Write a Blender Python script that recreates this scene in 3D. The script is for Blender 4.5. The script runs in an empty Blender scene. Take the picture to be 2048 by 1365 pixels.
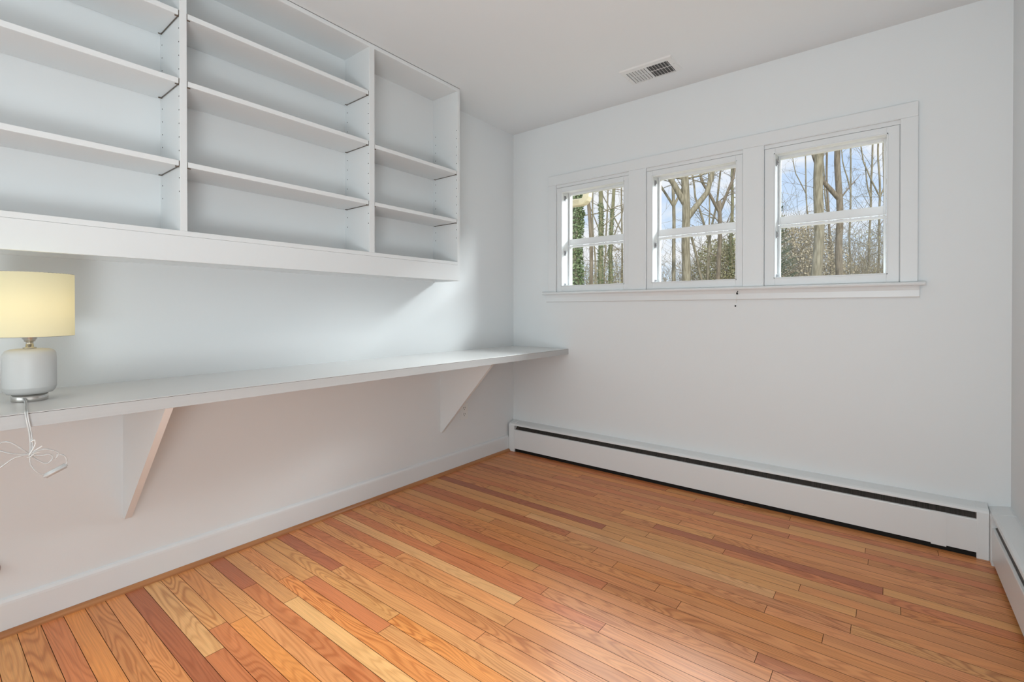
import bpy, bmesh, math, random
from mathutils import Vector, Matrix, noise as mnoise
S = bpy.context.scene
C = bpy.data.collections.new('place'); S.collection.children.link(C)
PI = math.pi

# ------------------------------------------------------------------ camera
cam_d = bpy.data.cameras.new('camera'); cam = bpy.data.objects.new('camera', cam_d); C.objects.link(cam)
cam.location = (2.2631, -2.8932, 1.0543)
cam.rotation_euler = (PI/2 - 0.0055, 0, 0.6666)
cam_d.sensor_width = 36; cam_d.lens = 957.42/2048*36; cam_d.shift_y = -(682.5-627.5)/2048
cam_d.clip_start = 0.02; cam_d.clip_end = 300
S.camera = cam

# ------------------------------------------------------------------ view
S.view_settings.view_transform = 'Standard'; S.view_settings.look = 'None'
S.view_settings.gamma = 1; S.view_settings.use_curve_mapping = False
S.view_settings.exposure = 0.0

# ------------------------------------------------------------------ sky
SKY_STRENGTH = 1.0
W = bpy.data.worlds.new('sky'); S.world = W; W.use_nodes = True
wn, wl = W.node_tree.nodes, W.node_tree.links; wn.clear()
out = wn.new('ShaderNodeOutputWorld'); bg = wn.new('ShaderNodeBackground'); bg.inputs[1].default_value = SKY_STRENGTH
tc = wn.new('ShaderNodeTexCoord'); sep = wn.new('ShaderNodeSeparateXYZ'); wl.new(tc.outputs['Generated'], sep.inputs[0])
grad = wn.new('ShaderNodeValToRGB'); wl.new(sep.outputs['Z'], grad.inputs[0])
e = grad.color_ramp.elements
e[0].position = 0.0; e[0].color = (.78, .87, .97, 1); e[1].position = .45; e[1].color = (.40, .60, .98, 1)
m = e.new(.16); m.color = (.66, .80, 1.0, 1)
mp = wn.new('ShaderNodeMapping'); mp.inputs['Scale'].default_value = (1, 1, 2.2); mp.inputs['Location'].default_value = (.37, .2, .45)
wl.new(tc.outputs['Generated'], mp.inputs[0])
nz = wn.new('ShaderNodeTexNoise'); nz.inputs['Scale'].default_value = 4.5; nz.inputs['Detail'].default_value = 8; nz.inputs['Roughness'].default_value = .55
wl.new(mp.outputs[0], nz.inputs['Vector'])
cr = wn.new('ShaderNodeValToRGB'); cr.color_ramp.elements[0].position = .46; cr.color_ramp.elements[1].position = .58
wl.new(nz.outputs[0], cr.inputs[0])
mx = wn.new('ShaderNodeMixRGB'); mx.inputs[2].default_value = (.95, .96, 1.0, 1)
wl.new(cr.outputs[0], mx.inputs[0]); wl.new(grad.outputs[0], mx.inputs[1])
wl.new(mx.outputs[0], bg.inputs[0]); wl.new(bg.outputs[0], out.inputs[0])

# ------------------------------------------------------------------ sun and hazy sky glow
def sunlamp(name, towards, energy, ang, col):
    d = bpy.data.lights.new(name, 'SUN'); d.energy = energy; d.angle = math.radians(ang); d.color = col
    o = bpy.data.objects.new(name, d); C.objects.link(o); o.rotation_euler = Vector(towards).to_track_quat('Z', 'Y').to_euler()
sunlamp('sun', (.45, -.62, .60), 2.5, 4, (1, .97, .92))                   # high behind the house, on the trees

# ------------------------------------------------------------------ large area fill lights, added out of view
def area(name, loc, target, sx, sy, power, col):
    d = bpy.data.lights.new(name, 'AREA'); d.shape = 'RECTANGLE'; d.size = sx; d.size_y = sy; d.energy = power; d.color = col
    o = bpy.data.objects.new(name, d); C.objects.link(o); o.location = loc
    o.rotation_euler = (Vector(loc)-Vector(target)).to_track_quat('Z', 'Y').to_euler()
    return o
area('light_rear_fill', (1.35, -6.1, 1.25), (1.35, 0, 1.15), 2.5, 2.2, 39, (.80, .93, .98))  # added fill panel in front of the closed back wall
area('light_window_fill', (1.7, 4.0, 4.4), (1.7, 0, 4.2), 7.0, 1.6, 2100, (.90, .97, 1))     # unseen panel added high outside to push more light through the windows
area('light_bounce_fill', (2.15, -3.3, .6), (1.75, -2.25, 2.4), .7, .7, 29, (.88, .96, 1))     # added fill aimed at the ceiling behind the viewer, no fixture there

# ------------------------------------------------------------------ materials
def mat(name, col, rough=.5, spec=.5, metal=0.0, trans=0.0, bump=None, noise=None):
    m = bpy.data.materials.new(name); m.use_nodes = True
    n, l = m.node_tree.nodes, m.node_tree.links; b = n['Principled BSDF']
    b.inputs['Base Color'].default_value = (*col, 1); b.inputs['Roughness'].default_value = rough
    b.inputs['Specular IOR Level'].default_value = spec; b.inputs['Metallic'].default_value = metal
    b.inputs['Transmission Weight'].default_value = trans
    t = n.new('ShaderNodeTexCoord')
    if noise:     # (scale vector, amount, second colour)
        mpn = n.new('ShaderNodeMapping'); mpn.inputs['Scale'].default_value = noise[0]; l.new(t.outputs['Object'], mpn.inputs[0])
        nn = n.new('ShaderNodeTexNoise'); nn.inputs['Scale'].default_value = 1; nn.inputs['Detail'].default_value = 6; l.new(mpn.outputs[0], nn.inputs['Vector'])
        r = n.new('ShaderNodeValToRGB'); r.color_ramp.elements[0].position = .35; r.color_ramp.elements[1].position = .65
        r.color_ramp.elements[0].color = (*noise[1], 1); r.color_ramp.elements[1].color = (*col, 1)
        l.new(nn.outputs[0], r.inputs[0]); l.new(r.outputs[0], b.inputs['Base Color'])
    if bump:      # (scale, strength)
        nb = n.new('ShaderNodeTexNoise'); nb.inputs['Scale'].default_value = bump[0]; nb.inputs['Detail'].default_value = 3
        l.new(t.outputs['Object'], nb.inputs['Vector'])
        bp = n.new('ShaderNodeBump'); bp.inputs['Strength'].default_value = bump[1]; bp.inputs['Distance'].default_value = .001
        l.new(nb.outputs[0], bp.inputs['Height']); l.new(bp.outputs[0], b.inputs['Normal'])
    return m
M = {}
M['wall'] = mat('wall_paint', (.775, .792, .797), .55, .35, bump=(180, .12))
M['ceiling'] = mat('ceiling_paint', (.785, .802, .810), .8, .2, bump=(120, .1))
M['trim'] = mat('trim_paint', (.765, .78, .785), .32, .5, bump=(60, .06))
M['shelf'] = mat('shelf_paint', (.775, .79, .792), .42, .45, bump=(90, .06))
M['laminate'] = mat('desk_laminate', (.74, .73, .715), .28, .5, noise=((3, 2, 3), (.725, .715, .70)))
M['desk_edge'] = mat('desk_edge', (.53, .53, .525), .4, .45, noise=((40, 3, 120), (.515, .515, .51)))
M['heater'] = mat('heater_enamel', (.79, .80, .80), .33, .5, bump=(25, .05))
M['fins'] = mat('heater_fins', (.12, .105, .095), .5, .4, .3, noise=((900, 3, 3), (.05, .045, .04)))
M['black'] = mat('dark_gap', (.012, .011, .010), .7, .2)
M['hole'] = mat('pin_hole_dark', (.05, .045, .04), .8, .2)
M['metal'] = mat('shelf_pin_metal', (.22, .19, .16), .45, .5, .7, noise=((200, 200, 200), (.15, .11, .08)))
M['steel'] = mat('brushed_nickel', (.62, .60, .57), .25, .5, 1.0, noise=((3, 3, 400), (.5, .48, .45)))
M['ceramic'] = mat('white_ceramic', (.56, .555, .54), .45, .45, bump=(30, .05))
M['plastic'] = mat('white_plastic', (.80, .80, .78), .35, .5, bump=(40, .02))
M['vent'] = mat('vent_enamel', (.76, .76, .75), .4, .5, bump=(50, .03))
M['vent_dark'] = mat('vent_inside', (.13, .13, .13), .8, .2)
M['hardware'] = mat('hinge_metal', (.45, .45, .46), .4, .5, .5, noise=((60, 60, 60), (.33, .33, .34)))
M['gutter'] = mat('beige_gutter', (.47, .40, .27), .5, .4, bump=(20, .05))
M['outwall'] = mat('outer_siding', (.72, .70, .66), .7, .2, bump=(20, .1))
M['bark'] = mat('bark_grey', (.42, .375, .27), .9, .15, noise=((22, 22, 3.5), (.22, .19, .125)), bump=(30, .6))
M['bark_mossy'] = mat('bark_mossy', (.34, .32, .19), .9, .15, noise=((18, 18, 4), (.19, .175, .10)), bump=(30, .6))
M['bark_brown'] = mat('bark_brown', (.33, .275, .20), .9, .15, noise=((24, 24, 4), (.19, .155, .11)), bump=(30, .5))
M['twig'] = mat('twig_brown', (.44, .38, .27), .9, .1, noise=((3, 3, 3), (.28, .24, .165)))
M['leaf'] = mat('ivy_leaf', (.30, .37, .19), .5, .4, noise=((25, 25, 25), (.13, .18, .08)))
M['olive'] = mat('olive_leaf', (.60, .57, .32), .7, .3, noise=((6, 6, 6), (.42, .39, .21)))
M['tan_leaf'] = mat('tan_leaf', (.62, .53, .36), .8, .2, noise=((6, 6, 6), (.46, .39, .26)))
M['needle'] = mat('spruce_needle', (.20, .28, .17), .7, .3, noise=((8, 8, 8), (.12, .18, .10)))
M['ground'] = mat('leaf_litter', (.30, .24, .15), .95, .1, noise=((2, 2, 2), (.20, .17, .09)))
M['shoe'] = mat('oak_shoe', (.48, .205, .075), .35, .5, noise=((40, 3, 40), (.36, .14, .05)))
M['subfloor'] = mat('floor_gap', (.045, .018, .009), .8, .1)

# window glass: thin clear pane that reflects a little
g = bpy.data.materials.new('window_glass'); g.use_nodes = True; n, l = g.node_tree.nodes, g.node_tree.links; n.clear()
o_ = n.new('ShaderNodeOutputMaterial'); mxs = n.new('ShaderNodeMixShader'); tr = n.new('ShaderNodeBsdfTransparent'); gl = n.new('ShaderNodeBsdfGlossy'); fr = n.new('ShaderNodeLayerWeight')
gl.inputs['Roughness'].default_value = .02; fr.inputs[0].default_value = .5; tr.inputs[0].default_value = (.985, .993, .988, 1)
sch = n.new('ShaderNodeMath'); sch.operation = 'POWER'; sch.inputs[1].default_value = 5; l.new(fr.outputs['Facing'], sch.inputs[0])
sc2 = n.new('ShaderNodeMath'); sc2.operation = 'MULTIPLY_ADD'; sc2.inputs[1].default_value = .45; sc2.inputs[2].default_value = .012; l.new(sch.outputs[0], sc2.inputs[0])
l.new(sc2.outputs[0], mxs.inputs[0]); l.new(tr.outputs[0], mxs.inputs[1]); l.new(gl.outputs[0], mxs.inputs[2]); l.new(mxs.outputs[0], o_.inputs[0]); M['glass'] = g
# lamp shade: woven fabric that lets the bulb shine through
g = bpy.data.materials.new('shade_fabric'); g.use_nodes = True; n, l = g.node_tree.nodes, g.node_tree.links; n.clear()
o_ = n.new('ShaderNodeOutputMaterial'); mxs = n.new('ShaderNodeMixShader'); tl = n.new('ShaderNodeBsdfTranslucent'); df = n.new('ShaderNodeBsdfDiffuse')
t = n.new('ShaderNodeTexCoord'); wv = n.new('ShaderNodeTexWave'); wv.inputs['Scale'].default_value = 260; wv.bands_direction = 'Z'; l.new(t.outputs['Object'], wv.inputs[0])
rp = n.new('ShaderNodeValToRGB'); rp.color_ramp.elements[0].color = (.80, .76, .58, 1); rp.color_ramp.elements[1].color = (.84, .80, .62, 1); l.new(wv.outputs[0], rp.inputs[0])
l.new(rp.outputs[0], tl.inputs[0]); l.new(rp.outputs[0], df.inputs[0]); mxs.inputs[0].default_value = .45
l.new(tl.outputs[0], mxs.inputs[1]); l.new(df.outputs[0], mxs.inputs[2])
em = n.new('ShaderNodeEmission'); em.inputs[0].default_value = (1, .90, .62, 1); em.inputs[1].default_value = .17; ad = n.new('ShaderNodeAddShader')
l.new(mxs.outputs[0], ad.inputs[0]); l.new(em.outputs[0], ad.inputs[1]); l.new(ad.outputs[0], o_.inputs[0]); M['shade'] = g
M['cord'] = mat('clear_cord', (.64, .64, .63), .2, .6, 0, .0, noise=((80, 80, 80), (.56, .56, .55)))

# oak floor: colour of each strip from the mesh, grain from noise contours
g = bpy.data.materials.new('oak_floor'); g.use_nodes = True; n, l = g.node_tree.nodes, g.node_tree.links; b = n['Principled BSDF']
att = n.new('ShaderNodeAttribute'); att.attribute_name = 'board'
uv = n.new('ShaderNodeUVMap'); uv.uv_map = 'grain'
def noisen(sx, sy, scale, det, dist=0.0):
    mpn = n.new('ShaderNodeMapping'); mpn.inputs['Scale'].default_value = (sx, sy, 1); l.new(uv.outputs[0], mpn.inputs[0])
    q = n.new('ShaderNodeTexNoise'); q.inputs['Scale'].default_value = scale; q.inputs['Detail'].default_value = det; q.inputs['Distortion'].default_value = dist
    l.new(mpn.outputs[0], q.inputs['Vector']); return q
def mth(op, a, bb=None, c=None):
    q = n.new('ShaderNodeMath'); q.operation = op
    for i, v in enumerate((a, bb, c)):
        if v is None: continue
        if isinstance(v, (int, float)): q.inputs[i].default_value = v
        else: l.new(v, q.inputs[i])
    return q.outputs[0]
n1 = noisen(1.3, 11, 1, 1.5, .25)
ring = mth('SINE', mth('MULTIPLY', n1.outputs[0], 150.0))
ring = mth('POWER', mth('MULTIPLY_ADD', ring, .5, .5), 2.2)
n3 = noisen(.9, 5, 1, 1); amt = mth('MINIMUM', mth('MULTIPLY', mth('SUBTRACT', n3.outputs[0], .30), 2.6), 1.0); 
ring = mth('MULTIPLY', ring, amt)
n2 = noisen(5, 330, 1, 3); fine = mth('MULTIPLY_ADD', n2.outputs[0], .55, .72)
n4 = noisen(1.2, 14, 1, 3); tone = mth('MULTIPLY_ADD', n4.outputs[0], .42, .80)
val = mth('MULTIPLY', fine, tone)
mixr = n.new('ShaderNodeMixRGB'); mixr.blend_type = 'MULTIPLY'; l.new(mth('MULTIPLY', ring, .80), mixr.inputs[0]); l.new(att.outputs['Color'], mixr.inputs[1]); mixr.inputs[2].default_value = (.60, .42, .30, 1)
mixv = n.new('ShaderNodeVectorMath'); mixv.operation = 'SCALE'; l.new(mixr.outputs[0], mixv.inputs[0]); l.new(val, mixv.inputs['Scale'])
l.new(mixv.outputs[0], b.inputs['Base Color']); b.inputs['Roughness'].default_value = .33; b.inputs['Specular IOR Level'].default_value = .42
rr = mth('MULTIPLY_ADD', n2.outputs[0], .14, .30); l.new(rr, b.inputs['Roughness'])
bp = n.new('ShaderNodeBump'); bp.inputs['Strength'].default_value = .12; bp.inputs['Distance'].default_value = .0008
l.new(mth('ADD', fine, mth('MULTIPLY', ring, -.5)), bp.inputs['Height']); l.new(bp.outputs[0], b.inputs['Normal'])
M['floor'] = g

# ------------------------------------------------------------------ mesh helpers
def new(name, bm, m, parent=None, smooth=False):
    me = bpy.data.meshes.new(name); bm.normal_update(); bm.to_mesh(me); bm.free()
    ms = m if isinstance(m, (list, tuple)) else [m]
    for k in ms: me.materials.append(M[k] if isinstance(k, str) else k)
    if smooth:
        for p_ in me.polygons: p_.use_smooth = True
    o = bpy.data.objects.new(name, me); C.objects.link(o)
    if parent is not None:
        o.parent = parent; o.matrix_parent_inverse = Matrix.Translation(-parent.location)     # mesh data is in world coordinates
    return o
def B(): return bmesh.new()
def box(bm, x0, x1, y0, y1, z0, z1, bev=0, seg=1):
    t = bmesh.new(); vs = [t.verts.new((x, y, z)) for x in (x0, x1) for y in (y0, y1) for z in (z0, z1)]
    for f in ((0, 1, 3, 2), (4, 6, 7, 5), (0, 4, 5, 1), (2, 3, 7, 6), (0, 2, 6, 4), (1, 5, 7, 3)): t.faces.new([vs[i] for i in f])
    if bev: bmesh.ops.bevel(t, geom=t.edges[:], offset=bev, segments=seg, affect='EDGES', profile=.5)
    me = bpy.data.meshes.new('tmp'); t.to_mesh(me); t.free(); bm.from_mesh(me); bpy.data.meshes.remove(me)
def prism(bm, pts, axis, a, b_):
    """closed outline pts (2d) extruded along axis from a to b_"""
    def P(p, t):
        if axis == 'x': return (t, p[0], p[1])
        if axis == 'y': return (p[0], t, p[1])
        return (p[0], p[1], t)
    va = [bm.verts.new(P(p, a)) for p in pts]; vb = [bm.verts.new(P(p, b_)) for p in pts]; k = len(pts)
    for i in range(k): bm.faces.new((va[i], va[(i+1) % k], vb[(i+1) % k], vb[i]))
    bm.faces.new(va[::-1]); bm.faces.new(vb)
    bmesh.ops.recalc_face_normals(bm, faces=bm.faces[:])
def tube(bm, pts, rads, k=8, cap=True):
    pts = [Vector(p) for p in pts]
    if isinstance(rads, (int, float)): rads = [rads]*len(pts)
    rings = []; up = None
    for i, p_ in enumerate(pts):
        d = (pts[min(i+1, len(pts)-1)]-pts[max(i-1, 0)]).normalized()
        if up is None: up = d.orthogonal().normalized()
        else:
            up = (up-d*up.dot(d))
            up = up.normalized() if up.length > 1e-6 else d.orthogonal().normalized()
        s = d.cross(up)
        rings.append([bm.verts.new(p_+(up*math.cos(2*PI*j/k)+s*math.sin(2*PI*j/k))*rads[i]) for j in range(k)])
    for a, c in zip(rings, rings[1:]):
        for j in range(k): bm.faces.new((a[j], a[(j+1) % k], c[(j+1) % k], c[j]))
    if cap and k > 2: bm.faces.new(rings[0][::-1]); bm.faces.new(rings[-1])
def smoothpts(pts, per=6):
    pts = [Vector(p) for p in pts]; o = []
    for i in range(len(pts)-1):
        p0, p1, p2, p3 = pts[max(i-1, 0)], pts[i], pts[i+1], pts[min(i+2, len(pts)-1)]
        for j in range(per):
            t = j/per
            o.append(.5*((2*p1)+(p2-p0)*t+(2*p0-5*p1+4*p2-p3)*t*t+(3*p1-p0-3*p2+p3)*t**3))
    o.append(pts[-1]); return o
def lathe(bm, prof, c=(0, 0, 0), k=48):
    rings = []
    for r, z in prof:
        rings.append([bm.verts.new((c[0]+r*math.cos(2*PI*j/k), c[1]+r*math.sin(2*PI*j/k), c[2]+z)) for j in range(k)])
    for a, d in zip(rings, rings[1:]):
        for j in range(k): bm.faces.new((a[j], a[(j+1) % k], d[(j+1) % k], d[j]))
def disc_x(bm, x0, x1, y, z, r, k=12, axis='x'):
    d = Vector((1, 0, 0)) if axis == 'x' else (Vector((0, 1, 0)) if axis == 'y' else Vector((0, 0, 1)))
    p0 = {'x': (x0, y, z), 'y': (y, x0, z), 'z': (y, z, x0)}[axis]; p1 = {'x': (x1, y, z), 'y': (y, x1, z), 'z': (y, z, x1)}[axis]
    tube(bm, [p0, p1], r, k)
def empty(name, loc=(0, 0, 0)):
    o = bpy.data.objects.new(name, None); C.objects.link(o); o.location = loc; return o
def tag(o, label, cat, group=None):
    o['label'] = label; o['category'] = cat
    if group: o['group'] = group
    return o
def struct(o, label=None, cat=None):
    o['kind'] = 'structure'
    if label: o['label'] = label
    if cat: o['category'] = cat
    return o

H = 2.40; XW = 2.6722; YB = -6.2; WT = .14
# ------------------------------------------------------------------ room shell
bm = B(); box(bm, -.12, 0, YB-.12, WT, -.30, H+.1)
struct(new('wall_left', bm, 'wall'), 'white painted wall carrying the shelves and the long desk', 'wall')
OPEN = [(.443, .911), (1.107, 1.587), (1.784, 2.253)]        # inner frame openings
HOLE = [(.405, .945), (1.075, 1.62), (1.74, 2.298)]; ZB, ZT = 1.195, 1.925
bm = B(); box(bm, 0, XW, 0, WT, -.30, ZB); box(bm, 0, XW, 0, WT, ZT, H+.1)
xs = [0]+[v for h in HOLE for v in h]+[XW]
for i in range(0, len(xs), 2): box(bm, xs[i], xs[i+1], 0, WT, ZB, ZT)
struct(new('wall_front', bm, 'wall'), 'white painted wall with three small windows in a row', 'wall')
bm = B(); box(bm, XW, XW+.12, YB-.12, WT, -.30, H+.1)
struct(new('wall_right', bm, 'wall'), 'white painted wall at the right edge behind the short heater', 'wall')
bm = B(); box(bm, 0, XW, YB-.12, YB, 0, H+.1)
struct(new('wall_back', bm, 'wall'), 'white painted wall at the back of the room', 'wall')
bm = B(); box(bm, 0, XW, YB, 0, H, H+.1)
struct(new('ceiling', bm, 'ceiling'), 'flat white ceiling with one air register', 'ceiling')
bm = B(); box(bm, 0, XW, YB, 0, -.05, -.0025)
sub = struct(new('trim_6', bm, 'subfloor'), 'dark joints showing between the oak strips', 'floor')

# ---- strip oak floor
PW = .0561; R0 = .052
L_ = (.76, .355, .125); Y_ = (.80, .43, .175); M_ = (.73, .29, .098); R_ = (.65, .215, .078); D_ = (.47, .140, .060); O_ = (.74, .28, .075); P_ = (.75, .31, .115)
joints = {-42: [.633], -40: [.524, 1.3], -37: [.554, 1.75], -36: [.393, 1.6], -35: [.472, .954, 1.9], -33: [.492, 1.7], -32: [1.227, 2.2], -31: [.609, 1.9], -30: [1.259, 2.0],
 -29: [.607, 1.8], -28: [1.211, 2.1], -27: [1.518, 2.3], -26: [.666, 1.249], -25: [1.02, 2.0], -24: [1.13, 1.95], -23: [1.412, 2.4], -22: [.74, 1.676], -21: [1.575, 2.35], -20: [.703, 1.373, 2.1],
 -19: [.557, 1.25, 1.925], -18: [1.076, 2.168], -17: [.8, 1.934], -16: [1.3, 2.178], -15: [1.177, 2.0], -14: [.38, 1.374, 2.3], -13: [.555, 1.7], -12: [1.366, 2.25],
 -11: [1.166, 1.626], -10: [.708, 1.45], -9: [.95, 1.765], -8: [1.3, 2.199], -7: [.595, 1.9], -6: [1.023, 1.55, 2.186], -5: [.723, 1.885], -4: [.5, 1.42], -3: [1.239, 1.874, 2.436], -2: [.35, 1.65]}
cols = {(-43, 0): D_, (-42, 0): Y_, (-42, 1): R_, (-41, 0): L_, (-40, 0): M_, (-40, 1): O_, (-39, 0): L_, (-38, 0): D_, (-38, 1): R_, (-37, 0): L_, (-37, 1): Y_, (-36, 0): M_, (-36, 1): O_, (-35, 0): L_, (-35, 1): R_, (-35, 2): L_,
 (-34, 0): L_, (-33, 0): D_, (-33, 1): L_, (-32, 0): M_, (-32, 1): P_, (-31, 0): R_, (-31, 1): M_, (-30, 0): L_, (-30, 1): M_, (-29, 0): R_, (-29, 1): P_, (-28, 0): Y_, (-28, 1): M_,
 (-27, 0): R_, (-27, 1): P_, (-26, 0): L_, (-26, 1): R_, (-26, 2): P_, (-25, 0): M_, (-24, 0): L_, (-24, 1): P_, (-23, 0): R_, (-22, 0): M_, (-21, 0): M_, (-20, 0): L_, (-20, 1): M_, (-18, 0): R_,
 (-16, 0): L_, (-15, 0): D_, (-15, 1): L_, (-14, 0): M_, (-14, 1): L_, (-13, 0): R_, (-13, 1): M_, (-12, 0): M_, (-12, 1): D_, (-11, 0): M_, (-11, 1): L_, (-11, 2): M_,
 (-10, 0): M_, (-9, 0): R_, (-7, 1): R_, (-6, 2): L_, (-5, 1): R_, (-4, 0): M_, (-3, 0): R_, (-3, 1): L_, (-2, 0): R_, (-2, 1): R_, (-1, 0): R_}
rnd = random.Random(11)
bm = B(); uvl = bm.loops.layers.uv.new('grain'); cl = bm.loops.layers.float_color.new('board')
n_ = 0
while R0+(n_-.5)*PW > YB:
    yc = R0+n_*PW; ya, yb = max(yc-PW/2, YB), min(yc+PW/2, 0)
    if ya >= yb: n_ -= 1; continue
    js = list(joints.get(n_, []))
    if not js:
        x = rnd.uniform(.3, 1.3)
        while x < XW-.3: js.append(x); x += rnd.uniform(.6, 1.4)
    js = [0]+js+[XW]
    for k in range(len(js)-1):
        col = cols.get((n_, k)) or rnd.choices([M_, L_, R_, P_, O_, Y_], [5, 3, 2.2, 3, 1.2, .4])[0]
        col = tuple(.92*a+.08*b_ for a, b_ in zip(col, M_)); f_ = rnd.uniform(.93, 1.07); w_ = rnd.uniform(-.02, .02); col = (col[0]*f_, col[1]*f_*(1+w_), col[2]*f_*(1-w_), 1)
        ox, oy = rnd.uniform(-40, 40), rnd.uniform(-40, 40)
        g_ = .0008
        xa, xb = js[k]+g_*(k > 0), js[k+1]-g_
        vs = [bm.verts.new(v) for v in ((xa, ya+g_, 0), (xb, ya+g_, 0), (xb, yb-g_, 0), (xa, yb-g_, 0))]
        f = bm.faces.new(vs)
        for lp in f.loops: lp[uvl].uv = (lp.vert.co.x+ox, lp.vert.co.y+oy); lp[cl] = col
    n_ -= 1
struct(new('floor', bm, 'floor'), 'glossy strip oak floor in mixed tan, orange and reddish boards', 'floor')

# ------------------------------------------------------------------ trim: baseboard, oak shoe moulding
bm = B(); prism(bm, [(0, 0), (.013, 0), (.013, .098), (.012, .106), (.008, .114), (.002, .118), (0, .118)], 'y', YB, -.073)
struct(new('baseboard_left', bm, 'trim'), 'white rounded-top baseboard under the long desk', 'baseboard')
bm = B(); prism(bm, [(.013, 0), (.031, 0), (.030, .006), (.026, .012), (.020, .0155), (.013, .017)], 'y', YB, -.077)
struct(new('trim_1', bm, 'shoe'), 'stained oak shoe moulding along the foot of the left wall', 'moulding')

# ------------------------------------------------------------------ window casing, stool, apron
bm = B()
CT = 2.018; OT = 1.950; SB = 1.188
COP = [(.397, .949), (1.066, 1.626), (1.730, 2.304)]
xs = [.332]+[v for c_ in COP for v in c_]+[2.368]
for i in range(0, len(xs), 2): box(bm, xs[i], xs[i+1], -.018, 0, SB, OT, .0025, 2)
box(bm, .332, 2.368, -.018, 0, OT, CT, .0025, 2)
for a, c_ in COP:     # small inner lip of each casing opening
    box(bm, a-.004, a+.0015, -.0195, -.001, SB, OT, .001); box(bm, a-.004, c_+.004, -.0195, -.001, OT-.0015, OT+.004, .001)
struct(new('trim_2', bm, 'trim'), 'flat white casing framing and dividing the three windows', 'trim')
bm = B(); prism(bm, [(0, .0), (-.036, .0), (-.041, .003), (-.043, .0085), (-.041, .014), (-.036, .017), (0, .017)], 'x', .293, 2.394)
for v in bm.verts: v.co.z += 1.171
struct(new('trim_3', bm, 'trim'), 'white projecting window stool running below all three windows', 'trim')
bm = B(); prism(bm, [(0, 1.117), (-.011, 1.117), (-.015, 1.121), (-.016, 1.15), (-.020, 1.162), (-.024, 1.171), (0, 1.171)], 'x', .314, 2.374)
struct(new('trim_4', bm, 'trim'), 'white moulded apron board under the window stool', 'trim')

# ------------------------------------------------------------------ windows
for i in range(3):
    a, c_ = OPEN[i]; A, Cc = COP[i]
    w = empty('window_%d' % (i+1), ((a+c_)/2, 0, SB))
    struct(w, ['small left window showing ivy and a beige downspout', 'middle window showing a thick trunk and olive bushes', 'right window showing the widest tree trunk and blue sky'][i], 'window')
    zo0, zo1 = 1.234, 1.892; top = 1.927
    bm = B()     # inner fixed frame, set just behind the casing face
    box(bm, A+.0025, a, -.007, .018, SB+.001, top, .0015, 1); box(bm, c_, Cc-.0025, -.007, .018, SB+.001, top, .0015, 1)
    box(bm, a-.0005, c_+.0005, -.007, .018, SB+.001, zo0, .0015, 1); box(bm, a-.0005, c_+.0005, -.007, .018, zo1, top, .0015, 1)
    # thin raised bead round the opening
    for q in ((a-.006, a, zo0-.006, zo1+.006), (c_, c_+.006, zo0-.006, zo1+.006)): box(bm, q[0], q[1], -.010, -.006, q[2], q[3], .001)
    box(bm, a-.006, c_+.006, -.010, -.006, zo1, zo1+.006, .001); box(bm, a-.006, c_+.006, -.010, -.006, zo0-.006, zo0, .001)
    new('window_frame', bm, 'trim', w)
    bm = B()     # deep painted jamb liner
    h0, h1 = HOLE[i]
    box(bm, h0-.004, a-.001, .018, .138, ZB+.0, ZT); box(bm, c_+.001, h1+.004, .018, .138, ZB, ZT)
    box(bm, a-.001, c_+.001, .018, .138, ZT-.0225, ZT+.006); box(bm, a-.001, c_+.001, .018, .138, ZB-.006, zo0-.012)
    new('jamb', bm, 'trim', w)
    if i < 2 or True:
        bm = B(); box(bm, A, Cc, -.006, -.0005, top+.002, OT+.001)
        new('head_stop', bm, 'trim', w)
    for s, (z0, z1, rb, rt) in enumerate(((1.528, 1.903, .042, .016), (1.224, 1.522, .014, .012))):
        bm = B(); y0, y1 = (.084, .108) if s == 0 else (.080, .108)
        e0, e1 = a+.001, c_-.001
        box(bm, e0, e0+.010, y0, y1, z0, z1, .001); box(bm, e1-.010, e1, y0, y1, z0, z1, .001)
        if s == 0:
            box(bm, e0+.01, e1-.01, y0, y1, z1-rt, z1, .001); box(bm, e0+.01, e1-.01, y0, y1, z0, z0+rb, .0015)
        else:
            box(bm, e0+.01, e1-.01, y0, y1, z1-rt, z1, .001); box(bm, e0+.01, e1-.01, y0, y1, z0, z0+rb, .001)
        sh = new('sash', bm, 'trim', w)
        bm = B(); box(bm, e0+.009, e1-.009, .096, .099, z0+rb-.002, z1-rt+.002)
        new('pane', bm, 'glass', sh)
        for hz in ((z1-.045,) if s == 0 else (z1-.055, z0+.02)):     # hinge arms on the left jamb
            bm = B(); hh = .034 if hz > 1.3 else .016
            box(bm, a-.0005, a+.0035, .024, .046, hz-hh/2, hz+hh/2, .001)
            disc_x(bm, a, a+.010, .030, hz+hh/2-.007, .0045); disc_x(bm, a, a+.010, .030, hz-hh/2+.007, .0045)
            tube(bm, [(a+.006, .030, hz+hh/2-.007), (a+.007, .040, hz), (a+.006, .030, hz-hh/2+.007)], .0022, 6)
            new('hinge', bm, 'hardware', w)

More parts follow.
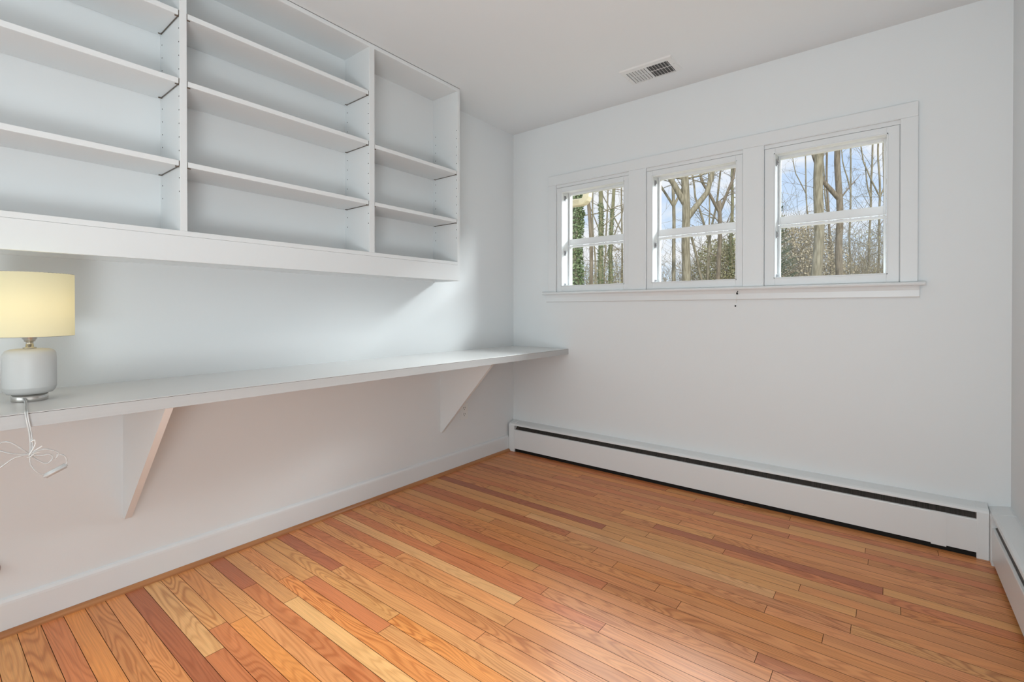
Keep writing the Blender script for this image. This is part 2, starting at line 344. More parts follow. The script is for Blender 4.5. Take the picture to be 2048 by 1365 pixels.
# small screw and hole near the apron
bm = B(); tube(bm, smoothpts([(1.600, -.024, 1.150), (1.600, -.036, 1.150), (1.603, -.041, 1.155), (1.606, -.038, 1.161), (1.604, -.031, 1.163)]), .0022, 8)
disc_x(bm, -.027, -.022, 1.600, 1.150, .0045, 12, 'y')
tag(new('screw_hook', bm, 'black', smooth=False), 'tiny black hook screwed into the window apron right of the middle window', 'hook')
bm = B(); tube(bm, [(1.5965, -.0175, 1.137), (1.596, -.0178, 1.128), (1.594, -.016, 1.119), (1.592, -.004, 1.108), (1.590, -.003, 1.098)], .0016, 6)
tag(new('string', bm, 'plastic'), 'short white string hanging over the apron below the black hook', 'string')
bm = B(); disc_x(bm, -.003, .001, 1.586, 1.082, .0042, 12, 'y'); disc_x(bm, -.006, -.003, 1.5865, 1.082, .0022, 10, 'y')
tag(new('wall_screw', bm, 'black'), 'small dark screw in the wall under the window apron', 'screw')

# ------------------------------------------------------------------ long wall desk
dk = empty('wall_desk', (.25, -1.6, .749))
tag(dk, 'long white laminate desk running along the left wall on triangular brackets', 'desk')
DX = .493; DY = -3.35
bm = B(); box(bm, 0, DX-.002, DY, -.0005, .750, .7845); new('desktop', bm, 'desk_edge', dk)
bm = B(); box(bm, 0, DX+.0005, DY, -.0005, .7858, .7874, .0004); new('laminate_top', bm, 'laminate', dk)
bm = B(); box(bm, 0.001, DX-.0008, DY, -.001, .7845, .7858); o = new('seam', bm, 'hole', dk); o['label'] = 'dark seam line under the laminate top'
bm = B(); box(bm, DX-.002, DX, DY, -.0005, .749, .7846, .0004); new('edge_band', bm, 'desk_edge', dk)
for y0, y1, xt, xb, zb in ((-.762, -.742, .445, .012, .272), (-2.385, -2.363, .478, .018, .274)):
    bm = B(); prism(bm, [(0, .7495), (xt, .7495), (xb, zb), (0, zb)], 'y', y0, y1); new('bracket', bm, 'shelf', dk)

# ------------------------------------------------------------------ wall shelving
cb = empty('wall_shelving', (.11, -2.0, 1.235))
tag(cb, 'white built-in open shelving hung high on the left wall up to the ceiling', 'shelving')
SD = .2165; YL = -3.35; YR = -.803
def panel(y0, y1, z0, z1, nm='side_panel'):
    bm = B(); box(bm, 0.0005, SD, y0, y1, z0, z1, .0008); return new(nm, bm, 'shelf', cb)
p_r = panel(YR-.021, YR, 1.235, H-.0015); p_2 = panel(-1.447, -1.416, 1.350, H-.021, 'divider'); p_1 = panel(-2.263, -2.240, 1.350, H-.021, 'divider'); p_l = panel(YL, YL+.02, 1.235, H-.0015)
bm = B(); box(bm, .0005, SD, YL+.02, YR-.021, H-.0215, H-.0015, .0008); new('top_panel', bm, 'shelf', cb)
bm = B(); box(bm, .0005, SD, YL+.02, YR-.021, 1.331, 1.350, .0008); new('bottom_panel', bm, 'shelf', cb)
bm = B(); box(bm, SD-.019, SD+.0005, YL, YR-.0155, 1.2365, 1.3305, .001); new('valance', bm, 'shelf', cb)
bm = B(); box(bm, .0005, .018, YL+.02, YR-.021, 1.238, 1.262, .001); new('wall_cleat', bm, 'shelf', cb)
bm = B(); box(bm, .0002, .0015, YL+.02, YR-.021, 1.350, H-.0215); new('back_panel', bm, 'shelf', cb)
bm = B(); tube(bm, [(SD, YR+.001, H-.0008), (SD, YL, H-.0008)], .0007, 6); new('ceiling_seam', bm, 'hole', cb)
def holes(par, y, zs, skip):
    bm = B()
    for z in zs:
        for x in (.0245, .2085):
            disc_x(bm, y-.0006, y+.001, x, z, .0026, 10, 'y')
    o = new('pin_holes', bm, 'hole', par); o['kind'] = 'stuff'; return o
zr = [1.495+.05*i for i in range(14)]
holes(p_r, YR-.021, zr, None); holes(p_2, -1.447, [1.495+.05*i for i in range(14)], None); holes(p_1, -2.263, [1.495+.05*i for i in range(14)], None)
bays = {'left': (YL+.02, -2.263, (1.588, 1.890, 2.140)), 'middle': (-2.240, -1.447, (1.588, 1.888, 2.138)), 'right': (-1.416, YR-.021, (1.587, 1.879))}
nth = {0: 'lowest', 1: 'middle', 2: 'topmost'}
for bay, (y0, y1, zs) in bays.items():
    for k, z in enumerate(zs):
        bm = B(); box(bm, .003, SD-.002, y0+.003, y1-.003, z, z+.0195, .0008)
        o = new('shelf_board', bm, 'shelf')
        word = nth[k] if len(zs) == 3 else ('lower', 'upper')[k]
        tag(o, '%s adjustable white shelf board in the %s bay of the wall shelving' % (word, bay), 'shelf', 'shelf boards of the wall shelving')
        for yy, sg in ((y0, 1), (y1, -1)):
            bm = B(); zz = z-.0018
            for x in (.0245, .2085 if sg < 0 else .2085):
                tube(bm, [(x, yy+sg*.0005, zz-.001), (x, yy+sg*.013, zz-.001)], .0022, 6)
            tube(bm, [(.0245, yy+sg*.0022, zz), (.2085, yy+sg*.0022, zz)], .0014, 6)
            tube(bm, [(.2085, yy+sg*.0022, zz), (.2125, yy+sg*.0016, zz+.003), (.2135, yy+sg*.0015, z+.0185)], .0011, 6)
            sp = new('shelf_support', bm, 'metal', cb)

# ------------------------------------------------------------------ outlet
ol = empty('wall_outlet', (0, -.547, .37)); tag(ol, 'white duplex outlet low on the left wall behind the far desk bracket', 'outlet')
bm = B(); box(bm, 0, .005, -.583, -.511, .318, .428, .002, 2); new('cover_plate', bm, 'plastic', ol)
for z in (.352, .394):
    bm = B(); box(bm, .0045, .0065, -.564, -.530, z-.0145, z+.0145, .0009); r_ = new('receptacle', bm, 'plastic', ol)
    bm = B(); box(bm, .0060, .0069, -.5555, -.5525, z-.001, z+.009); box(bm, .0060, .0069, -.5415, -.5385, z-.001, z+.008); disc_x(bm, .006, .0069, -.547, z-.008, .0028)
    new('slots', bm, 'black', r_)

# ------------------------------------------------------------------ round bumper at left edge
bm = B(); disc_x(bm, 0, .006, -2.730, .222, .028, 32); disc_x(bm, .006, .020, -2.730, .222, .020, 32)
tag(new('wall_bumper', bm, 'hardware'), 'small grey round knob on the left wall low at the left edge', 'bumper')

# ------------------------------------------------------------------ baseboard heaters
def heater_parts(par, axis, a, b_, capA, capB, seams, dz=0):
    """profile in (depth d from wall, z); runs from a to b_; capX = width of end caps"""
    def pr(pts, s, t):
        bm_ = B()
        if axis == 'x': prism(bm_, [(-d, z) for d, z in pts], 'x', s, t)
        else: prism(bm_, [(XW-d, z) for d, z in pts], 'y', s, t)
        return bm_
    ia, ib = a+capA, b_-capB
    new('hood', pr([(0, .222), (.008, .222), (.056, .212+dz/2), (.067, .206+dz), (.070, .200+dz), (.070, .1955+dz), (.067, .1955+dz), (.066, .202+dz), (.055, .207+dz/2), (.008, .217), (0, .217)], ia, ib), 'heater', par)
    new('front_panel', pr([(.070, .024), (.0705, .160-dz), (.069, .1645-dz), (.062, .1665-dz), (.060, .165-dz), (.067, .160-dz), (.067, .027), (.062, .024)], ia, ib), 'heater', par)
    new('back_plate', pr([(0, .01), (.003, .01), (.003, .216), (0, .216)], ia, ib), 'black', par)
    new('damper', pr([(.014, .156), (.062, .158-dz), (.066, .1600-dz), (.050, .172-dz), (.024, .200), (.014, .206)], ia, ib), 'fins', par)
    new('toe_shade', pr([(.058, .0005), (.0615, .0005), (.0615, .028), (.058, .028)], ia, ib), 'black', par)  # black strip stands in for the shade in the gap under the front panel
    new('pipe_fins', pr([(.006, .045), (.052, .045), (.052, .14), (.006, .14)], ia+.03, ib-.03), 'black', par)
    full = [(0, 0), (.071, 0), (.072, .002), (.072, .198), (.068, .208), (.056, .2145), (.008, .224), (0, .224)]
    for s, t in ((a, ia), (ib, b_)):
        if t-s > .001: new('end_cap', pr(full, s, t), 'heater', par)
    for s, t in seams: new('joint_cover', pr([(.070, .020), (.0735, .020), (.0735, .1655), (.069, .1685), (.066, .1670), (.070, .160)], s, t), 'heater', par)
h1 = empty('baseboard_heater', (1.3, -.035, 0)); tag(h1, 'long white metal baseboard heater under the three windows', 'heater')
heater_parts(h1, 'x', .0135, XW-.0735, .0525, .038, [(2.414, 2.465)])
for x, z in ((2.570, .150), (2.570, .045), (2.602-.006, .150-.016), (2.602-.006, .030)):
    bm = B(); disc_x(bm, -.0745, -.071, x, z, .0032, 10, 'y'); new('screw', bm, 'heater', h1)
h2 = empty('baseboard_heater', (XW-.035, -1.9, 0)); tag(h2, 'white metal baseboard heater along the right wall at the frame edge', 'heater')
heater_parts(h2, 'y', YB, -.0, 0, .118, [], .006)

# ------------------------------------------------------------------ ceiling register
v = empty('ceiling_register', (1.21, -.3, H)); tag(v, 'white metal air register with slanted louvres in the ceiling', 'vent')
X0, X1, Y0, Y1 = 1.062, 1.362, -.400, -.206; x0, x1, y0, y1 = 1.092, 1.328, -.364, -.222
bm = B()
def frus(bm, a, b_, c_, d, e_, f, g_, h, zt, zb):   # sloped frame: outer rect at ceiling to inner rect
    o4 = [(a, c_), (b_, c_), (b_, d), (a, d)]; m4 = [(a+.006, c_+.006), (b_-.006, c_+.006), (b_-.006, d-.006), (a+.006, d-.006)]; i4 = [(e_, g_), (f, g_), (f, h), (e_, h)]
    R = [[bm.verts.new((*p, z)) for p in q] for q, z in ((o4, zt), (m4, zb), (i4, zb-.002), (i4, zt-.0005))]
    for r, s in zip(R, R[1:]):
        for j in range(4): bm.faces.new((r[j], r[(j+1) % 4], s[(j+1) % 4], s[j]))
frus(bm, X0, X1, Y0, Y1, x0, x1, y0, y1, H, H-.006)
bmesh.ops.recalc_face_normals(bm, faces=bm.faces[:]); new('vent_frame', bm, 'vent', v)
bm = B(); box(bm, x0-.004, x1+.004, y0-.004, y1+.004, H-.0016, H-.0004); new('duct_opening', bm, 'vent_dark', v)
for k in range(14):
    xc = x0+.010+(x1-x0-.018)*k/13; s = -1 if k < 7 else 1
    bm = B(); q = .0034
    pr_ = [(xc-s*q-.0005, H-.0018), (xc-s*q+.0005, H-.0018), (xc+s*q+.0005, H-.0088), (xc+s*q-.0005, H-.0088)]
    prism(bm, pr_, 'y', y0+.0005, y1-.0005); new('louvre', bm, 'vent', v)
bm = B(); box(bm, x0, x1, -.296, -.292, H-.0040, H-.0020); new('damper_bar', bm, 'vent', v)
for x, y in ((1.345, -.31), (1.077, -.29)):
    bm = B(); disc_x(bm, H-.0105, H-.0075, x, y, .003, 10, 'z'); new('screw', bm, 'vent', v)

# ------------------------------------------------------------------ table lamp
LX, LY, LZ = .25, -2.661, .7875
lp = empty('table_lamp', (LX, LY, LZ)); tag(lp, 'lit table lamp with cream drum shade and white ribbed ceramic base', 'lamp')
bm = B(); lathe(bm, [(0, 0), (.0395, 0), (.0400, .001), (.0400, .023), (0, .023)], (LX, LY, LZ), 64); new('foot_ring', bm, 'steel', lp, True)
prof = [(0, .0215), (.0415, .0215), (.050, .0235), (.0560, .031), (.0585, .0405)]
for k in range(60):
    z = .041+k*.0014; prof.append((.0588+(.00022 if k % 2 else 0), z))
prof += [(.0585, .129), (.0575, .140), (.053, .1485), (.044, .153), (.030, .1545), (0, .155)]
bm = B(); lathe(bm, prof, (LX, LY, LZ), 72); new('ceramic_body', bm, 'ceramic', lp, True)
bm = B(); lathe(bm, [(0, .1545), (.015, .1545), (.015, .158), (.009, .159), (.009, .166), (.0085, .166), (.0085, .175), (.0125, .176), (.0125, .179), (.0165, .184), (.0165, .222), (.009, .226), (0, .226)], (LX, LY, LZ), 32); new('socket', bm, 'steel', lp, True)
bm = B(); lathe(bm, [(.0, .222), (.012, .224), (.014, .236), (.026, .256), (.030, .272), (.026, .290), (.014, .300), (0, .303)], (LX, LY, LZ), 32)
bulb_m = bpy.data.materials.new('bulb_glow'); bulb_m.use_nodes = True; bb = bulb_m.node_tree.nodes['Principled BSDF']; bb.inputs['Base Color'].default_value = (.9, .85, .75, 1); bb.inputs['Emission Color'].default_value = (1, .80, .52, 1); bb.inputs['Emission Strength'].default_value = 3
bl = new('bulb', bm, bulb_m, lp, True)
SR = .100; sz0, sz1 = .192, .378
bm = B(); lathe(bm, [(SR, sz0), (SR, sz1), (SR-.0012, sz1), (SR-.0012, sz0), (SR, sz0)], (LX, LY, LZ), 96); new('lamp_shade', bm, 'shade', lp, True)
for z in (sz0, sz1):
    bm = B(); tube(bm, [(LX+(SR-.001)*math.cos(t), LY+(SR-.001)*math.sin(t), LZ+z) for t in [2*PI*j/64 for j in range(65)]], .0011, 6); new('shade_rim', bm, 'steel', lp)
bm = B()
for j in range(3): tube(bm, [(LX+.015*math.cos(2.1*j), LY+.015*math.sin(2.1*j), LZ+.222), (LX+(SR-.001)*math.cos(2.1*j), LY+(SR-.001)*math.sin(2.1*j), LZ+sz0)], .001, 6)
rim = new('shade_wire', bm, 'steel', lp)
ld = bpy.data.lights.new('light_bulb', 'POINT'); ld.energy = .32; ld.color = (1, .87, .68); ld.shadow_soft_size = .034
lo = bpy.data.objects.new('light_bulb', ld); C.objects.link(lo); lo.location = (LX, LY, LZ+.285)
bl.visible_shadow = True
# clear cord hanging over the desk edge, tied in a bow of loops
cx_ = .502
path = [(LX+.034, LY-.018, LZ+.012), (.33, -2.680, .7910), (.42, -2.690, .7905), (.485, -2.697, .7905), (.4985, -2.698, .785), (cx_, -2.696, .765), (cx_, -2.691, .73), (cx_, -2.690, .70), (cx_, -2.691, .672)]
bm = B(); sp_ = smoothpts(path, 8)
tube(bm, sp_, .0019, 8); tube(bm, [q+Vector((.0002, .0037, 0)) for q in sp_], .0019, 8)
def loop(pts, r=.0018): tube(bm, smoothpts([(cx_+d, y, z) for y, z, d in pts], 7), r, 7)
loop([(-2.692, .680, 0), (-2.700, .690, .004), (-2.718, .711, .006), (-2.733, .722, .004), (-2.746, .718, 0), (-2.748, .706, -.002), (-2.738, .697, .002), (-2.720, .688, .004), (-2.700, .682, .003), (-2.688, .684, .0)])
loop([(-2.690, .680, .002), (-2.705, .680, .004), (-2.722, .676, .004), (-2.740, .662, .002), (-2.760, .645, 0)])
loop([(-2.690, .682, .003), (-2.665, .688, .006), (-2.644, .678, .006), (-2.636, .668, .004), (-2.644, .656, .002)])
loop([(-2.690, .680, .003), (-2.672, .672, .005), (-2.655, .672, .006), (-2.648, .660, .004), (-2.660, .648, .002), (-2.678, .662, .0), (-2.690, .678, 0)])
loop([(-2.691, .676, .002), (-2.690, .655, .003), (-2.682, .636, .004), (-2.670, .622, .002), (-2.655, .617, .0)], .0016)
loop([(-2.640, .667, .002), (-2.630, .665, .004), (-2.622, .655, .004), (-2.620, .640, .002), (-2.628, .628, 0)])
cord = new('power_cord', bm, 'cord', lp, True)
bm = B()
pl = Matrix.Translation((cx_+.001, -2.642, .624)) @ Matrix.Rotation(.42, 4, 'X')
t = bmesh.new(); bmesh.ops.create_cube(t, size=1); bmesh.ops.scale(t, vec=(.011, .052, .014), verts=t.verts); bmesh.ops.bevel(t, geom=t.edges[:], offset=.004, segments=3, affect='EDGES'); bmesh.ops.transform(t, matrix=pl, verts=t.verts)
me = bpy.data.meshes.new('t'); t.to_mesh(me); t.free(); bm.from_mesh(me); new('plug', bm, 'cord', cord, True)
bm = B(); tube(bm, smoothpts([(cx_+.002, -2.688, .712), (cx_+.005, -2.683, .716), (cx_+.003, -2.681, .705), (cx_+.004, -2.687, .690), (cx_+.004, -2.692, .680), (cx_-.001, -2.691, .676), (cx_, -2.687, .684), (cx_+.004, -2.676, .692), (cx_+.004, -2.668, .697)]), .0018, 6)
tube(bm, smoothpts([(cx_+.001, -2.696, .672), (cx_+.005, -2.690, .674), (cx_+.005, -2.684, .680), (cx_+.003, -2.672, .682)]), .0013, 6)
new('cord_tie', bm, 'plastic', cord, True)

# ------------------------------------------------------------------ outdoors
bm = B(); bmesh.ops.create_grid(bm, x_segments=40, y_segments=40, size=45)
for q in bm.verts: q.co.x -= 4; q.co.y += 45.2; q.co.z = -.30+.12*mnoise.noise(Vector((q.co.x*.2, q.co.y*.2, 0)))*(1 if q.co.y > 2 else 0)
struct(new('ground', bm, 'ground'), 'brown leafy ground outside the windows', 'ground')
bm = B(); box(bm, -1.2, XW+1, WT, .52, 2.32, 2.36); box(bm, -1.2, XW+1, .50, .52, 2.32, 2.50)
struct(new('trim_5', bm, 'outwall'), 'white soffit of the roof eave outside above the windows', 'eave')
# downspout elbow
ds = empty('downspout', (.1, .9, 2.0)); tag(ds, 'beige downspout elbow outside the top of the left window', 'downspout')
bm = B()
def rect_tube(bm, pts, hy, hn):
    rings = []
    pts = [Vector(p) for p in pts]
    for i, p_ in enumerate(pts):
        d = (pts[min(i+1, len(pts)-1)]-pts[max(i-1, 0)]).normalized(); nn = Vector((-d.z, 0, d.x)); rr_ = []
        for a, c_ in ((-1, -.7), (-.7, -1), (.7, -1), (1, -.7), (1, .7), (.7, 1), (-.7, 1), (-1, .7)): rr_.append(bm.verts.new(p_+Vector((0, a*hy, 0))+nn*c_*hn))
        rings.append(rr_)
    for a, c_ in zip(rings, rings[1:]):
        for j in range(8): bm.faces.new((a[j], a[(j+1) % 8], c_[(j+1) % 8], c_[j]))
    bm.faces.new(rings[0][::-1]); bm.faces.new(rings[-1])
rect_tube(bm, [(-.35, .9, 2.046), (.08, .9, 2.036), (.110, .9, 2.040), (.128, .9, 2.055), (.138, .9, 2.078), (.141, .9, 2.11), (.141, .9, 2.55)], .045, .030)
new('pipe', bm, 'gutter', ds)
bm = B()
for z in (-.012, .0, .012): tube(bm, [(-.35, .853, 2.046+z), (.075, .853, 2.036+z)], .0022, 5)
new('ribs', bm, 'gutter', ds)

def rrot(v, ang, r):
    ax = v.orthogonal().normalized(); ax.rotate(Matrix.Rotation(r.uniform(0, 2*PI), 3, v)); q = v.copy(); q.rotate(Matrix.Rotation(ang, 3, ax)); return q
def branch(bm, p, d, L, r, depth, rn, k=5, wob=.12, grav=.0, minr=.004):
    nseg = max(3, int(L/.35)) if depth > 0 else 3
    pts = [p.copy()]; rs = [r]; dd = d.normalized()
    for i in range(nseg):
        dd = (dd+Vector((rn.uniform(-wob, wob), rn.uniform(-wob, wob), rn.uniform(-wob, wob)+grav))).normalized()
        pts.append(pts[-1]+dd*L/nseg); rs.append(max(r*(1-.75*(i+1)/nseg), minr*.6))
    tube(bm, pts, rs, k, False)
    if depth <= 0: return
    for j in range(rn.randint(2, 4)):
        i = rn.randint(1, nseg-1); branch(bm, pts[i], rrot(dd, rn.uniform(.5, 1.1), rn), L*rn.uniform(.35, .65), max(rs[i]*.55, minr), depth-1, rn, max(3, k-1), wob, grav, minr)
def leaves(bm, fn, count, size, rn):
    for _ in range(count):
        c_, s = fn(rn), size*rn.uniform(.6, 1.3)
        a = Vector((rn.gauss(0, 1), rn.gauss(0, 1), rn.gauss(0, 1))).normalized(); b2 = a.orthogonal().normalized(); b2.rotate(Matrix.Rotation(rn.uniform(0, 6.28), 3, a)); c2 = a.cross(b2)
        vs = [bm.verts.new(c_+b2*s*.5), bm.verts.new(c_+c2*s*.42), bm.verts.new(c_-b2*s*.5), bm.verts.new(c_-c2*s*.42)]; bm.faces.new(vs)

def tree(name, label, x, y, r, lx, ly, bark='bark', height=11, forks=(), nb=6, seed=1, bmin=2.6, ivy=None, wob=.02, zmax_b=7.5, brl=1.6):
    rn = random.Random(seed); o = empty(name, (x, y, -.3)); tag(o, label, 'tree', 'bare trees outside the windows')
    bm = B(); pts = []; rs = []
    N = 26
    for i in range(N+1):
        z = height*i/N; q = mnoise.noise(Vector((seed*3.1, z*.55, 0)))*wob*4; q2 = mnoise.noise(Vector((seed*7.7, z*.55, 5)))*wob*4
        pts.append(Vector((x+lx*z+q, y+ly*z+q2, z-.32))); rs.append(r*(1.55-.55*min(1, z/1.1) if z < 1.1 else 1-.045*(z-1.1)))
    rs = [max(a, r*.35) for a in rs]
    if forks and forks[0][3] == 'Y':   # the trunk ends where it forks
        zf = forks[0][0]; kk = [i for i, p_ in enumerate(pts) if p_.z <= zf]; pts, rs = pts[:kk[-1]+2], rs[:kk[-1]+2]
    tube(bm, pts, rs, 14)
    new('trunk', bm, bark, o, True)
    lm = bark if bark != 'bark_mossy' else 'bark'
    def at(z):
        i = min(range(len(pts)), key=lambda q: abs(pts[q].z-z)); return pts[i], rs[i]
    right = Vector((math.cos(.6666), math.sin(.6666), 0))
    for zf, side, up, kind in forks:     # (height, sideways slope, length, kind)
        bm = B(); p_, rr_ = at(zf)
        q = [p_.copy()]; rq = [rr_*.8]; L = up; ns = 12
        for i in range(ns):
            s = side*(1.0 if i < 4 else .35); dd = (right*s+Vector((0, 0, 1))).normalized()+Vector((rn.uniform(-.06, .06), rn.uniform(-.06, .06), 0)); q.append(q[-1]+dd*L/ns); rq.append(rr_*(.8-.04*i))
        tube(bm, q, rq, 10, False)
        for _ in range(3):
            i = rn.randint(2, ns-1); branch(bm, q[i], rrot(Vector((0, 0, 1)), rn.uniform(.5, 1.3), rn), rn.uniform(.7, 1.6), rq[i]*.35, 2, rn)
        new('limb', bm, lm, o, True)
    for _ in range(nb):
        bm = B(); z = rn.uniform(bmin, zmax_b)
        p_, rr_ = at(z); s = rn.choice((-1, 1)); dd = right*s*rn.uniform(.6, 1.2)+Vector((rn.uniform(-.4, .4), rn.uniform(-.4, .4), rn.uniform(-.1, 1.1)))
        branch(bm, p_, dd, brl*rn.uniform(.5, 1.2), min(rr_*.32, .035), 2, rn)
        new('branch', bm, lm, o, True)
    if ivy:
        z0, z1, cnt, sz, spread = ivy
        bm = B()
        def fn(rn):
            z = rn.uniform(z0, z1); a = rn.uniform(0, 2*PI); p_, rr_ = at(z); lump = 1+.5*mnoise.noise(Vector((a, z*2.2, seed)))
            d = rr_+rn.uniform(0, spread)*lump; return Vector((p_.x+math.cos(a)*d, p_.y+math.sin(a)*d, z))
        leaves(bm, fn, cnt, sz, rn); q = new('ivy', bm, 'leaf', o); q['kind'] = 'stuff'; q['label'] = 'dense green ivy climbing the trunk'
    return o
T = 'bare_tree'
tree(T, 'tree thickly wrapped in green ivy at the left of the small left window', -2.36, 4.93, .10, 0, 0, nb=0, seed=2, ivy=(.9, 4.6, 9000, .045, .085))
tree(T, 'slim reddish-brown trunk just right of the ivy-wrapped tree', -3.03, 6.94, .0453, -.031, -.025, 'bark_brown', nb=4, seed=3)
tree(T, 'mossy trunk with patchy ivy in the centre of the left window', -4.37, 9.70, .0719, 0, 0, 'bark_mossy', nb=6, seed=4, ivy=(.8, 4.2, 1800, .035, .03))
tree(T, 'thin pole-like trunk between two thicker ones in the left window', -5.88, 12.33, .035, -.021, -.016, nb=8, seed=5)
tree(T, 'ivy-flecked trunk right of centre in the left window', -5.14, 11.64, .0655, .032, .025, 'bark_mossy', nb=8, seed=6, ivy=(.8, 4.5, 1600, .035, .03))
tree(T, 'slender trunk at the right edge of the left window', -6.44, 15.70, .0407, -.010, -.008, nb=8, seed=7, forks=((4.3, -.5, 5, 'F'),))
tree(T, 'slender forking trunk far behind in the left window', -8.09, 16.95, .0451, .032, .025, nb=6, seed=8, forks=((3.6, .42, 6, 'F'), (3.9, -.4, 6, 'F')))
tree(T, 'straight medium trunk left of the thick one in the middle window', -3.74, 14.01, .0673, 0, 0, nb=2, seed=9, bmin=5, forks=((4.95, -.6, 3, 'F'), (4.95, .5, 3, 'F')))
tree(T, 'thick grey trunk in the left half of the middle window', -2.70, 12.29, .1399, -.011, -.009, nb=2, seed=10, bmin=4.4, forks=((4.1, .75, 3.2, 'F'), (4.2, -.6, 3, 'F')))
tree(T, 'thin trunk splitting in two in the centre of the middle window', -3.62, 17.93, .0678, -.01, -.008, nb=5, seed=11, forks=((4.1, -.32, 6, 'Y'), (4.1, .18, 6, 'F')))
tree(T, 'very slim straight trunk right of centre in the middle window', -4.57, 20.99, .0445, .004, .004, nb=7, seed=12)
tree(T, 'brown trunk dividing into a wide Y in the middle window', -2.86, 15.98, .0864, .025, .020, 'bark_brown', nb=5, seed=13, forks=((4.95, -.55, 4, 'Y'), (4.95, .35, 4, 'F')))
tree(T, 'mossy trunk at the right edge of the middle window', -3.27, 19.48, .0799, .020, .016, 'bark_mossy', nb=9, seed=14, ivy=(1, 5, 1200, .05, .05))
tree(T, 'leaning trunk crossing the lower left corner of the middle window', -3.00, 17.14, .0565, -.210, -.165, nb=5, seed=15, height=5.3, bmin=2.5, zmax_b=4.2)
tree(T, 'thin crooked trunk left of the widest trunk in the right window', -.60, 22.85, .0391, -.017, -.014, nb=5, seed=16, bmin=5, forks=((6.4, -.5, 3, 'F'),))
tree(T, 'widest pale grey trunk in the right window', .65, 12.38, .1376, .025, .019, nb=0, seed=17)
tree(T, 'thin leaning trunk between the two thick ones in the right window', .65, 18.74, .0469, -.033, -.026, 'bark_brown', nb=9, seed=18)
tree(T, 'second thick trunk right of the widest one in the right window', .98, 16.45, .1173, -.007, -.006, 'bark_brown', nb=2, seed=19, bmin=3.5, forks=((4.6, -.9, 2.6, 'F'),))
tree(T, 'lone slim trunk in the middle of the right window', .98, 21.55, .0427, .003, .003, nb=5, seed=20, forks=((5.9, -.3, 4, 'F'),))
tree(T, 'left of two slender twin trunks at the right of the right window', 1.48, 23.21, .0528, .024, .019, nb=6, seed=21, forks=((6.2, -.3, 1.6, 'F'),))
tree(T, 'right of two slender twin trunks at the right of the right window', 1.89, 23.53, .0523, .003, .002, nb=6, seed=22, forks=((5.9, .4, 5, 'F'), (6.0, -.45, 5, 'F')))
tree(T, 'thinnest trunk at the far right edge of the right window', 2.10, 27.52, .0396, -.008, -.006, nb=6, seed=23)
tree(T, 'far leaning trunk behind the two thick ones in the right window', .41, 26.19, .052, -.091, -.072, nb=4, seed=24)

# spruce
def spruce(x, y, h, label):
    o = empty('spruce_tree', (x, y, -.3)); tag(o, label, 'tree'); rn = random.Random(5)
    bm = B(); tube(bm, [(x, y, -.3), (x, y, h*.5), (x, y, h)], [.09, .06, .01], 8); new('trunk', bm, 'bark_brown', o)
    bm = B(); z = .6
    while z < h-.1:
        L = (h-z)*.22+.12
        for j in range(9):
            a = rn.uniform(0, 2*PI); d = Vector((math.cos(a), math.sin(a), .35)); p0 = Vector((x, y, z+rn.uniform(-.1, .1))); pts = [p0+d*L*t+Vector((0, 0, -.10*L*math.sin(t*PI))) for t in (0, .3, .6, 1)]
            tube(bm, pts, [.012, .009, .007, .003], 3, False)
            for t in range(12):
                q = p0+d*L*(t/12); 
                for _ in range(3):
                    e_ = Vector((rn.gauss(0, 1), rn.gauss(0, 1), rn.uniform(-.2, 1))).normalized()*.07+d*.05; s = e_.cross(Vector((0, 0, 1)))*.10
                    vs = [bm.verts.new(q+s), bm.verts.new(q-s), bm.verts.new(q+e_)]; bm.faces.new(vs)
        z += .16
    q = new('needles', bm, 'needle', o); q['kind'] = 'stuff'
spruce(-.66, 15.2, 4.6, 'dark green spruce at the lower left of the right window')

# bare shrubs and bushes
def shrub(x, y, h, stems, spread, seed, label, m='twig', leafn=0, lm='olive', ls=.08):
    rn = random.Random(seed); o = empty('twiggy_shrub', (x, y, -.3)); tag(o, label, 'shrub', 'shrubs under the trees')
    bm = B()
    for _ in range(stems):
        a = rn.uniform(0, 2*PI); s = rn.uniform(0, spread); d = Vector((math.cos(a)*s, math.sin(a)*s, 1))
        branch(bm, Vector((x+rn.uniform(-.3, .3)*spread*2, y+rn.uniform(-.3, .3)*spread*2, -.35)), d, h*rn.uniform(.7, 1.1), .018, 2, rn, 4, .10, .02, .006)
    new('stems', bm, m, o)
    if leafn:
        bm = B()
        def fn(rn):
            t = rn.random()**.7; a = rn.uniform(0, 2*PI); R = (h*.34+spread)*math.sqrt(rn.random())*(.5+.5*math.sin(PI*min(1, t*.95+.1)))
            return Vector((x+math.cos(a)*R, y+math.sin(a)*R, -.3+t*h*(1+.12*mnoise.noise(Vector((a*2, seed, 0))))))
        leaves(bm, fn, leafn, ls, rn); q = new('foliage', bm, lm, o); q['kind'] = 'stuff'
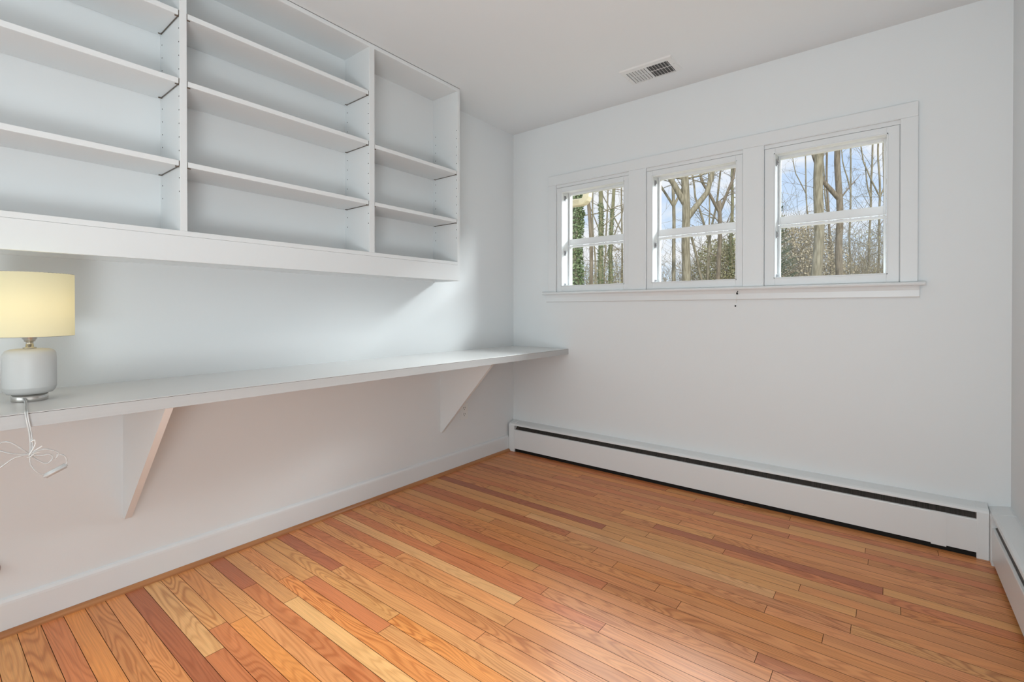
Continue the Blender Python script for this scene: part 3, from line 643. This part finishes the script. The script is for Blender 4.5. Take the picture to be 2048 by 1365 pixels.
SH = [(-3.9, 20.4, 4.3, 30, .40, 31, 'olive green bush behind the lower right of the middle window', 7000, 'olive', .085),
      (-3.3, 20.9, 4.7, 30, .40, 32, 'dense olive bush cut by the right edge of the middle window', 7000, 'olive', .085),
      (-5.3, 17.0, 3.0, 30, .45, 33, 'bare twiggy shrub at the lower left of the middle window', 500, 'tan_leaf', .05),
      (-4.4, 18.6, 3.7, 26, .45, 34, 'pale twiggy shrub right of the thick trunk in the middle window', 900, 'tan_leaf', .06),
      (-.62, 16.9, 4.5, 44, .42, 35, 'dense brown brush at the lower left of the right window', 9000, 'tan_leaf', .06),
      (-.25, 18.4, 4.3, 40, .42, 36, 'brown brush just left of the widest trunk in the right window', 7000, 'tan_leaf', .06),
      (.85, 21.6, 4.4, 40, .4, 37, 'fine grey twigs right of the second thick trunk in the right window', 900, 'tan_leaf', .05),
      (1.8, 23.6, 4.9, 40, .4, 38, 'fine twigs in the lower right corner of the right window', 1600, 'olive', .06),
      (.42, 19.9, 3.9, 26, .4, 39, 'twiggy shrub between the two thick trunks of the right window', 1200, 'tan_leaf', .05),
      (-7.2, 12.9, 3.0, 30, .45, 40, 'twiggy greenish shrub low in the left window', 2600, 'olive', .05),
      (-6.4, 15.7, 3.9, 30, .45, 41, 'bare shrub at the lower right of the left window', 1800, 'tan_leaf', .05),
      (-6.6, 14.3, 3.2, 26, .45, 42, 'low shrub behind the brown trunk in the left window', 2200, 'olive', .05)]
for x, y, h, st, spd, sd_, lab, lf, lm, ls in SH: shrub(x, y, h, st, spd, sd_, lab, 'twig', lf, lm, ls)
# far woodland edge nobody could count
rn = random.Random(77); bm = B()
for _ in range(520):
    t = rn.random(); x = -21+27*t; y = 27+rn.uniform(0, 9)+4*math.sin(t*5); h = rn.uniform(3.4, 5.2)
    branch(bm, Vector((x, y, -.3)), Vector((rn.uniform(-.15, .15), rn.uniform(-.15, .15), 1)), h, .022, 1, rn, 3, .08, .02, .010)
def fn(rn):
    t = rn.random(); x = -21+27*t; y = 30+rn.uniform(0, 8)+4*math.sin(t*5); top = 3.6+1.0*mnoise.noise(Vector((x*.5, 0, 0))); return Vector((x, y, -.3+top*rn.random()**.8))
q = new('woodland_edge', bm, 'twig'); q['kind'] = 'stuff'; tag(q, 'tangle of far bare saplings behind all the trees', 'saplings')
bm = B(); leaves(bm, fn, 26000, .16, rn); q = new('undergrowth', bm, 'tan_leaf'); q['kind'] = 'stuff'; tag(q, 'brownish undergrowth low behind the far saplings', 'undergrowth')
